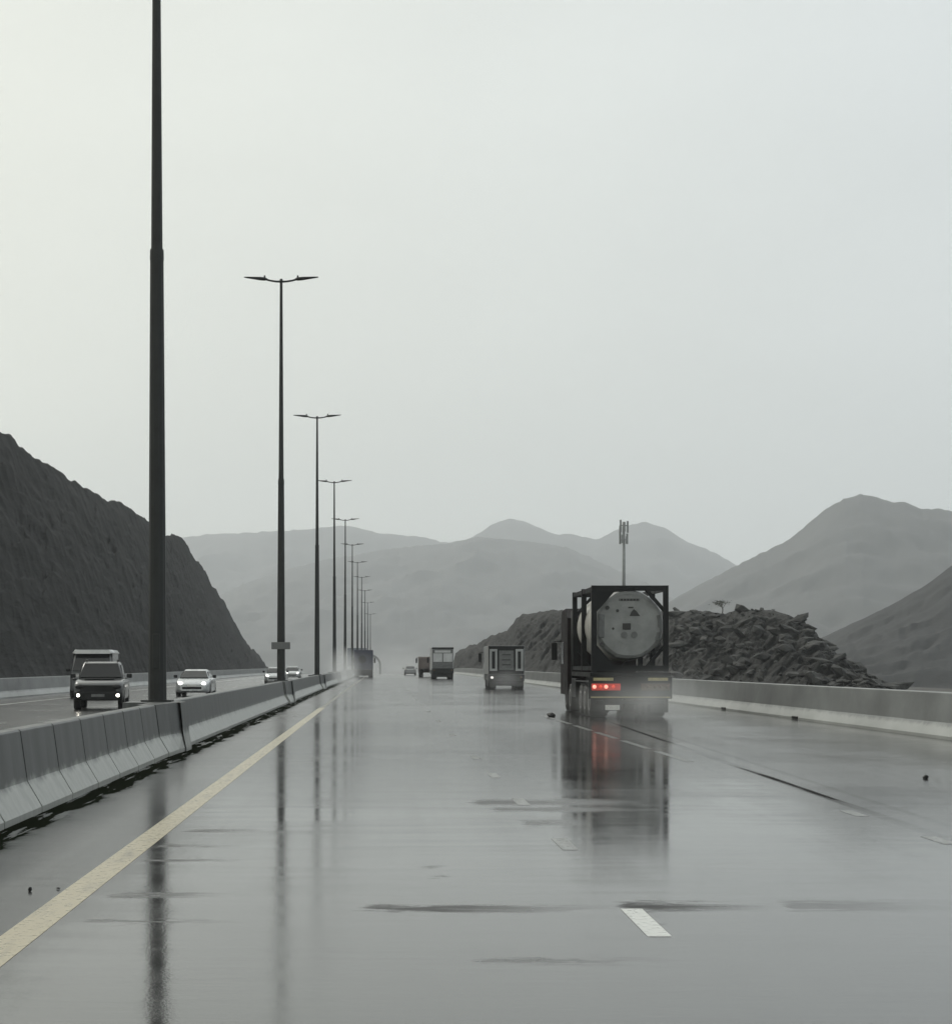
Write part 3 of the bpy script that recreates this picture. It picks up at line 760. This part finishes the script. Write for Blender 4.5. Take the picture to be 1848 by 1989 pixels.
# fifth: blue lorry in its own spray beside the median
b5 = lorry('box_truck', 1.2, 6.5, 1.0, 3.5, 'box_blue', 'grey_car', 1)
MB().box(-1.14, 1.14, -.03, .01, 1.05, 3.42, .01).build('rear_wall', 'box_blue', b5)
MB().tube([(-.15, -.05, 2.3), (-.15, -.12, 2.3)], .5, 20).build('round_cover', 'black', b5)
MB().box(-1.18, 1.18, -.06, .05, .55, .98, .02).build('bumper', 'chassis', b5)
for s in (-1, 1): MB().ellipsoid((s*.95, -.08, .8), (.12, .04, .07)).build('tail_light', 'lens_red', b5)
put(b5, -2.42, 244, 0); tag(b5, 'dark blue lorry wrapped in spray beside the median', 'truck', 'lorries driving away')

# ------------------------------------------------------------------ gantry with a bent mast over the crest
gy_ = 560
gn = empty('sign_gantry', ((738-VX)/F*gy_, gy_, gz(gy_)))
top_ = 1.7+(VY-1272)/F*gy_-gz(gy_)
pts = [(0, 0, 0), (0, 0, top_-3.2)]
for k in range(1, 9):
    a = k/8*PI/2; pts.append((-3.2*(1-math.cos(a)), 0, top_-3.2+3.2*math.sin(a)))
pts.append((-9.6, 0, top_+.1))
MB().tube(pts, .30, 10).build('mast', 'steel', gn)
MB().box(-9.6, -3.9, -.46, -.32, top_-3.4, top_+2.0, .05).build('sign_panel', 'sign_back', gn)
tag(gn, 'bent grey mast holding a blue grey sign panel over the crest', 'sign gantry')

# ------------------------------------------------------------------ hills
def lerp_prof(prof, x):
    if x <= prof[0][0]: return prof[0][1]
    for (a, b), (c, d) in zip(prof, prof[1:]):
        if x <= c: return b+(d-b)*(x-a)/(c-a)
    return prof[-1][1]
def fbm(p, oct_=6, h=.9): return noise.fractal(p, h, 2.1, oct_)
def hill(name, m, prof, dr, db, back, zb, ncol, nrow, amp, nsc, seed, jag=0.0, power=1.0, ridged=True, x_of_base=None, ysc=1.0):
    """a ridge surveyed as bearings: dr(x) distance of the crest, db(x) distance of the foot, falling away behind"""
    x0, x1 = prof[0][0], prof[-1][0]
    vs = []; fs = []; nb = max(6, nrow//4)
    for i in range(ncol):
        x = x0+(x1-x0)*i/(ncol-1)
        yv = lerp_prof(prof, x)
        d = dr(x); top = P(x, yv, d)
        top.z += jag*(fbm(Vector((top.x*.35, top.y*.1, seed)), 5)) + jag*.5*fbm(Vector((top.x*1.3, 5, seed)), 3)
        dfo = db(x); bx_ = (x-VX)/F*dfo if x_of_base is None else x_of_base(x)
        base = Vector((bx_, dfo, zb(dfo)))
        hgt = max(.5, top.z-base.z)
        for j in range(nrow+nb):
            if j < nrow:
                v = j/(nrow-1)
                p = base.lerp(top, v); p.z = base.z+hgt*(v**power)
            else:
                v = 1-(j-nrow+1)/nb
                p = Vector((top.x*(1+.03*(1-v)), top.y+back*(1-v), base.z+hgt*max(0, v)**.8))
            wgt = math.sin(PI*min(1, max(0, v)))**.6 if j < nrow else math.sin(PI*v)*.7
            q = Vector((p.x, p.y*ysc, p.z))*nsc+Vector((seed, seed*2, 0))
            n_ = (noise.ridged_multi_fractal(q, .9, 2.1, 6, 1.0, 2.0)-1.1) if ridged else fbm(q)
            q2 = Vector((p.x, p.y*ysc, p.z))*nsc*4.3+Vector((seed*3, 0, seed))
            n2 = fbm(q2, 4)
            dz = amp*wgt*(n_*.75+n2*.35)
            p = p+Vector((0, -dz*.9, dz*.55))
            if j < nrow and v < 1:     # never climb past the surveyed skyline
                lim = EYE+(top.z-EYE)*p.y/top.y - .12*(1-v)*hgt*.15
                if p.z > lim: p.z = lim
            vs.append(p)
    w = nrow+nb
    for i in range(ncol-1):
        for j in range(w-1): fs.append((i*w+j, (i+1)*w+j, (i+1)*w+j+1, i*w+j+1))
    mb = MB(); mb.add(vs, fs, True)
    return mb.build(name, m)
LEFT = [(-420, 560), (-300, 640), (-150, 740), (-60, 815), (0, 848), (22, 850), (60, 883), (100, 905), (130, 930), (175, 950), (200, 965), (250, 985), (285, 1006), (320, 1037), (355, 1043), (366, 1056), (377, 1084), (400, 1110), (410, 1132), (440, 1176), (460, 1218), (480, 1250), (505, 1276), (516, 1300), (522, 1312)]
BX = -25.0
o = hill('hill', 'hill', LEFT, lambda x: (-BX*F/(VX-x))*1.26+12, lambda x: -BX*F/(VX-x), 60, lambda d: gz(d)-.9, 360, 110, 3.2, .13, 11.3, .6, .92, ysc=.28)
tag(o, 'steep dark rock hill rising behind the oncoming lanes', 'hill', kind='structure')
MOUND = [(872, 1312), (880, 1292), (884, 1270), (900, 1258), (930, 1246), (960, 1232), (985, 1221), (1000, 1205), (1015, 1191), (1045, 1190), (1075, 1186), (1120, 1188), (1200, 1190), (1300, 1187), (1370, 1186), (1400, 1188), (1440, 1184), (1460, 1187), (1500, 1187), (1530, 1194), (1560, 1206), (1572, 1222), (1586, 1230), (1592, 1246), (1625, 1270), (1660, 1300), (1700, 1325), (1725, 1341), (1735, 1352)]
MD = [(872, 385), (1000, 300), (1300, 200), (1735, 150)]
o = hill('hill', 'mound', MOUND, lambda x: lerp_prof(MD, x)*1.14+4, lambda x: lerp_prof(MD, x), 45, lambda d: gz(d)-1.0, 340, 80, 1.9, .24, 4.7, .35, .8)
tag(o, 'low mound of broken dark rock behind the right barrier', 'hill', kind='structure')
RIGHT = [(1540, 1300), (1575, 1265), (1605, 1245), (1640, 1222), (1665, 1208), (1700, 1190), (1730, 1175), (1755, 1163), (1772, 1150), (1790, 1142), (1808, 1130), (1825, 1116), (1848, 1098), (1920, 1050), (2050, 1000), (2250, 1040)]
o = hill('hill', 'hill_r', RIGHT, lambda x: 760, lambda x: 540, 260, lambda d: gz(d)-5, 170, 46, 8, .018, 8.1, .25, 1.0)
tag(o, 'smooth dark hillside at the right edge behind the rock mound', 'hill', kind='structure')
FR1 = [(1440, 1300), (1500, 1215), (1535, 1193), (1560, 1196), (1600, 1215), (1640, 1235), (1750, 1300)]
o = hill('hill', 'mountain', FR1, lambda x: 1900, lambda x: 1600, 450, lambda d: -12, 60, 24, 12, .008, 2.1, .3)
tag(o, 'small grey hillock between the rock mound and right hillside', 'hill', kind='structure')
MR = [(1060, 1290), (1150, 1235), (1230, 1198), (1300, 1168), (1350, 1140), (1430, 1099), (1470, 1078), (1530, 1050), (1560, 1025), (1600, 990), (1640, 968), (1670, 960), (1700, 965), (1735, 976), (1755, 974), (1790, 989), (1820, 988), (1848, 992), (1950, 1010), (2100, 960), (2300, 1060)]
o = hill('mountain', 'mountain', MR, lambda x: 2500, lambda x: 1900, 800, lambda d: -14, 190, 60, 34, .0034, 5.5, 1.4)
tag(o, 'tall grey mountain on the right with a rounded peak', 'mountain', kind='structure')
MC = [(380, 1180), (470, 1135), (560, 1105), (640, 1085), (700, 1076), (760, 1065), (830, 1058), (870, 1056), (925, 1043), (1000, 1049), (1060, 1056), (1100, 1063), (1150, 1085), (1200, 1108), (1250, 1130), (1310, 1165), (1400, 1210)]
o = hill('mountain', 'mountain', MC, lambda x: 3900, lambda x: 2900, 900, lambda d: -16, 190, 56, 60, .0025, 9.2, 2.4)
tag(o, 'long grey mountain ridge in the middle above the crest', 'mountain', kind='structure')
MF = [(-300, 1020), (0, 1050), (200, 1040), (360, 1043), (420, 1037), (500, 1033), (600, 1028), (660, 1021), (685, 1023), (730, 1035), (780, 1040), (830, 1044), (858, 1054), (900, 1050), (920, 1042), (950, 1021), (990, 1007), (1020, 1013), (1075, 1038), (1110, 1037), (1160, 1049), (1210, 1022), (1250, 1013), (1290, 1025), (1340, 1056), (1390, 1074), (1430, 1098), (1500, 1130), (1700, 1150), (2000, 1100)]
o = hill('mountain', 'mountain', MF, lambda x: 5500, lambda x: 4300, 900, lambda d: -17, 260, 50, 100, .0018, 3.3, 3.4)
tag(o, 'pale farthest mountain range with two small peaks', 'mountain', kind='structure')

# broken slabs lying over the mound
rk = MB(); rnd = random.Random(5)
mound_ob = bpy.data.objects['hill.001']
mv = [v.co.copy() for v in mound_ob.data.vertices]
cand = [p for p in mv if p.x/p.y*F+VX > 1290]
for i in range(620):
    p = rnd.choice(cand); s = .16+1.15*rnd.random()**4
    if p.y > 270: continue
    bm = bmesh.new(); bmesh.ops.create_icosphere(bm, subdivisions=1, radius=1)
    rot = Matrix.Rotation(rnd.uniform(-.5, .9), 3, 'Y') @ Matrix.Rotation(rnd.uniform(0, 6.28), 3, 'Z')
    sx, sy, sz = s*rnd.uniform(.8, 2.0), s*rnd.uniform(.6, 1.2), s*rnd.uniform(.28, .7)
    for v in bm.verts:
        v.co *= rnd.uniform(.72, 1.15)
        v.co = rot @ Vector((v.co.x*sx, v.co.y*sy, v.co.z*sz))
    bm.verts.index_update()
    rk.add([v.co+p+Vector((0, -.15, .05)) for v in bm.verts], [[v.index for v in f.verts] for f in bm.faces]); bm.free()
o = rk.build('rubble', 'boulder'); tag(o, 'angular broken slabs strewn over the rock mound', 'rubble', kind='stuff')

# ------------------------------------------------------------------ small tree on the mound, mobile phone mast
def small_tree(name, base, h, w, seed):
    rnd = random.Random(seed); root = empty(name, base)
    t = MB(); tips = []
    t.tube([(0, 0, -.4), (.06, 0, h*.3), (.0, .05, h*.5)], [.07, .055, .04], 6)
    for k in range(9):
        a = rnd.uniform(0, 6.28); l = w*.5*rnd.uniform(.5, 1)
        e = Vector((math.cos(a)*l, math.sin(a)*l, h*rnd.uniform(.65, 1.0)))
        t.tube([(0, .02, h*rnd.uniform(.25, .5)), (e.x*.5, e.y*.5, h*.62), e], [.035, .022, .01], 5); tips.append(e)
    t.build('trunk', 'bark', root)
    c = MB()
    for e in tips:
        for q in range(55):
            p = e+Vector((rnd.gauss(0, .16*w), rnd.gauss(0, .14*w), rnd.gauss(0, .07*h)))
            d1 = Vector((rnd.uniform(-1, 1), rnd.uniform(-1, 1), rnd.uniform(-.5, .5)))*.075
            d2 = Vector((rnd.uniform(-1, 1), rnd.uniform(-1, 1), rnd.uniform(-.5, .5)))*.075
            c.add([p-d1, p+d2, p+d1, p-d2], [(0, 1, 2, 3)])
    c.build('crown', 'leaf', root)
    return root
dt = lerp_prof(MD, 1400)*1.14+4
b = P(1402, 1190, dt)
tag(small_tree('thorn_tree', b, 1.3, 2.0, 3), 'small scraggly tree standing on top of the rock mound', 'tree')

md = 310.0
mb_ = P(1211, 1195, md)
ms = empty('phone_mast', (mb_.x, md, mb_.z-3))
mtop = EYE+(VY-1010)/F*md-(mb_.z-3)
MB().tube([(0, 0, 0), (0, 0, mtop*.5), (0, 0, mtop-.3)], [.30, .26, .20], 10).build('pole', 'steel_l', ms)
hd = MB()
for zq in (mtop-3.2, mtop-.9): hd.tube([(.62*math.cos(a), .62*math.sin(a), zq) for a in [2*PI*k/12 for k in range(13)]], .05, 6)
for k in range(6):
    a = PI/6+k*PI/3; hd.bar((0, 0, mtop-3.2), (.62*math.cos(a), .62*math.sin(a), mtop-3.2), .04); hd.bar((0, 0, mtop-.9), (.62*math.cos(a), .62*math.sin(a), mtop-.9), .04)
hd.build('head_frame', 'steel_l', ms)
for k, (a, z0, z1, w_) in enumerate(((-150, 2.0, .0, .16), (-90, 1.9, .35, .17), (-30, 2.1, .2, .16), (30, 3.9, 2.2, .16), (-120, 3.8, 2.4, .15), (-55, 3.9, 2.7, .16), (90, 2.2, .3, .16), (150, 3.9, .9, .16))):
    a = R(a); cx, cy = .66*math.cos(a), .66*math.sin(a)
    MB().box(cx-w_, cx+w_, cy-.09, cy+.09, mtop-z0, mtop-z1, .03).build('antenna', 'steel_l', ms)
tag(ms, 'tall slim phone mast with clustered antennas behind the tank truck', 'phone mast')

# ------------------------------------------------------------------ litter on the road
def shard(name, m, loc, s, seed, lab, cat, grp=None):
    rnd = random.Random(seed); bm = bmesh.new(); bmesh.ops.create_icosphere(bm, subdivisions=2, radius=1)
    for v in bm.verts:
        v.co *= .8+.35*fbm(v.co*1.3+Vector((seed, 0, 0)), 3)
        v.co = Vector((v.co.x*s[0], v.co.y*s[1], (v.co.z+.6)*s[2]))
    bm.verts.index_update(); mb = MB().add([v.co.copy() for v in bm.verts], [[v.index for v in f.verts] for f in bm.faces]); bm.free()
    o = mb.build(name, m); o.location = loc; tag(o, lab, cat, grp); return o
shard('tyre_scrap', 'tyre', ((1070-VX)/F*(EYE*F/103), EYE*F/103, .003), (.17, .3, .10), 3, 'dark scrap of tyre on the wet road left of the tank truck', 'debris')
shard('pebble', 'trim', ((58-VX)/F*(EYE*F/442), EYE*F/442, .004), (.016, .02, .022), 5, 'black pebble on the shoulder left of the yellow line', 'pebble', 'pebbles on the shoulder')
shard('pebble', 'trim', ((113-VX)/F*(EYE*F/438), EYE*F/438, .004), (.018, .03, .009), 6, 'flat dark pebble touching the yellow line', 'pebble', 'pebbles on the shoulder')
shard('pebble', 'trim', ((1797-VX)/F*(EYE*F/223), EYE*F/223, .004), (.045, .06, .04), 8, 'dark pebble on the right lane near the picture edge', 'pebble')

# ------------------------------------------------------------------ air: haze and spray
HAZE = 0.00022
hm = bpy.data.materials.new('rain haze'); hm.use_nodes = True; nt = hm.node_tree
nt.nodes.clear(); out = N(nt, 'ShaderNodeOutputMaterial'); pv = N(nt, 'ShaderNodeVolumePrincipled')
pv.inputs['Color'].default_value = (.93, .965, .995, 1); pv.inputs['Density'].default_value = HAZE; pv.inputs['Anisotropy'].default_value = .5
nt.links.new(pv.outputs[0], out.inputs['Volume'])
hz = MB().box(-6400, 6400, -400, 7000, -26, 620).build('haze', hm)
tag(hz, 'pale rain haze hanging over the valley', 'haze', kind='stuff')

def spray(loc, r, dens, seed, lab):
    m = bpy.data.materials.new('wheel spray'); m.use_nodes = True; nt = m.node_tree
    nt.nodes.clear(); out = N(nt, 'ShaderNodeOutputMaterial'); pv = N(nt, 'ShaderNodeVolumePrincipled')
    pv.inputs['Color'].default_value = (.95, .96, .96, 1); pv.inputs['Anisotropy'].default_value = .2
    tc = N(nt, 'ShaderNodeTexCoord'); ln = N(nt, 'ShaderNodeVectorMath', operation='LENGTH')
    mp = N(nt, 'ShaderNodeMapping'); mp.inputs['Scale'].default_value = (1/r[0], 1/r[1], 1/r[2])
    nt.links.new(tc.outputs['Object'], mp.inputs[0]); nt.links.new(mp.outputs[0], ln.inputs[0])
    t = N(nt, 'ShaderNodeTexNoise'); t.inputs['Scale'].default_value = 1.6; t.inputs['Detail'].default_value = 3
    mp2 = N(nt, 'ShaderNodeMapping'); mp2.inputs['Location'].default_value = (seed, 0, 0)
    nt.links.new(mp.outputs[0], mp2.inputs[0]); nt.links.new(mp2.outputs[0], t.inputs['Vector'])
    fall = mathn(nt, 'SUBTRACT', 1.0, ln.outputs['Value'], clamp=True)
    fall = mathn(nt, 'POWER', fall, 1.3)
    d = mathn(nt, 'MULTIPLY', fall, mathn(nt, 'MULTIPLY', t.outputs['Fac'], dens*2))
    nt.links.new(d, pv.inputs['Density']); nt.links.new(pv.outputs[0], out.inputs['Volume'])
    o = MB().ellipsoid((0, 0, 0), r, 20, 12).build('spray', m); o.location = loc
    tag(o, lab, 'spray', 'clouds of wheel spray', 'stuff'); return o
USE_SPRAY = True
if USE_SPRAY:
    spray((tx+.4, TY-1.6, .5), (2.4, 5.0, 1.3), .18, 1, 'white spray thrown up behind the tank truck wheels')
    spray((tx-1.2, TY+1.5, .45), (.9, 5.0, .7), .05, 6, 'spray along the left wheels of the tank truck')
    spray((8.55, EYE*F/48.5-2, .6), (2.0, 3.0, 1.0), .13, 2, 'spray behind the box truck with slotted rear')
    spray((-2.0, 238, 1.3), (3.4, 6.0, 2.6), .05, 3, 'cloud of spray round the dark blue lorry')
    spray((2.5, 330, 1.0), (10.0, 80.0, 4.5), .010, 5, 'low mist over the road at the vanishing point')
    spray((-3.2, 175, 1.0), (1.8, 40.0, 2.6), .05, 4, 'thin mist drifting along the median')

# ------------------------------------------------------------------ sky and light
wd = bpy.data.worlds.new('World'); SC.world = wd; wd.use_nodes = True; nt = wd.node_tree
bg = nt.nodes['Background']; bg.inputs['Strength'].default_value = .124
SUN_EL, SUN_AZ = R(42), R(-35)      # veiled sun ahead and to the left
sky = N(nt, 'ShaderNodeTexSky', sky_type='NISHITA'); sky.sun_disc = False
sky.sun_elevation = SUN_EL; sky.sun_rotation = SUN_AZ; sky.dust_density = 4; sky.air_density = 1.5
hsv = N(nt, 'ShaderNodeHueSaturation'); hsv.inputs['Saturation'].default_value = .12
nt.links.new(sky.outputs[0], hsv.inputs['Color'])
tc = N(nt, 'ShaderNodeTexCoord'); sp = N(nt, 'ShaderNodeSeparateXYZ'); nt.links.new(tc.outputs['Generated'], sp.inputs[0])
el = ramp(nt, sp.outputs['Z'], [(0.0, (6.7, 7.0, 6.65)), (.08, (6.5, 6.8, 6.45)), (.33, (6.25, 6.55, 6.3)), (1.0, (8.6, 8.9, 8.8))])
side = N(nt, 'ShaderNodeMapRange'); side.inputs[1].default_value = -.25; side.inputs[2].default_value = .30
nt.links.new(sp.outputs['X'], side.inputs[0])
tint = mixc(nt, side.outputs[0], (1.035, 1.01, .92), (.965, .985, 1.03))
deck = mixc(nt, 1.0, el, tint, 'MULTIPLY')
cl = N(nt, 'ShaderNodeTexNoise'); cl.inputs['Scale'].default_value = 2.6; cl.inputs['Detail'].default_value = 5; cl.inputs['Roughness'].default_value = .5
mp = N(nt, 'ShaderNodeMapping'); mp.inputs['Scale'].default_value = (1, 1, 2.2)
nt.links.new(tc.outputs['Generated'], mp.inputs[0]); nt.links.new(mp.outputs[0], cl.inputs['Vector'])
deck = mixc(nt, 1.0, deck, ramp(nt, cl.outputs['Fac'], [(.3, .915), (.7, 1.055)]), 'MULTIPLY')
nt.links.new(mixc(nt, .88, hsv.outputs[0], deck), bg.inputs['Color'])

sl = bpy.data.lights.new('sun', 'SUN'); sl.energy = .9; sl.angle = R(20); sl.color = (1, .96, .88)
so = bpy.data.objects.new('sun', sl); COL.objects.link(so)
dirv = Vector((math.sin(SUN_AZ)*math.cos(SUN_EL), math.cos(SUN_AZ)*math.cos(SUN_EL), math.sin(SUN_EL)))
so.rotation_euler = (-dirv).to_track_quat('-Z', 'Y').to_euler(); so.location = dirv*200

# ------------------------------------------------------------------ camera and render settings
cd = bpy.data.cameras.new('camera'); cam = bpy.data.objects.new('camera', cd); COL.objects.link(cam)
cam.location = (0, 0, EYE); cam.rotation_euler = (R(90), 0, 0)
cd.sensor_fit = 'HORIZONTAL'; cd.sensor_width = 36; cd.lens = 36*F/1848
cd.shift_x = (924-VX)/1848; cd.shift_y = (VY-994.5)/1848
cd.clip_start = .1; cd.clip_end = 20000
SC.camera = cam
SC.render.engine = 'CYCLES'
cy = SC.cycles
cy.use_denoising = True
cy.max_bounces = 6; cy.diffuse_bounces = 3; cy.glossy_bounces = 3; cy.volume_bounces = 2; cy.transmission_bounces = 2
cy.use_adaptive_sampling = True; cy.adaptive_threshold = .015
cy.volume_step_rate = 1.0; cy.volume_max_steps = 128
vs_ = SC.view_settings; vs_.view_transform = 'Standard'; vs_.look = 'None'; vs_.exposure = 0; vs_.gamma = 1; vs_.use_curve_mapping = False
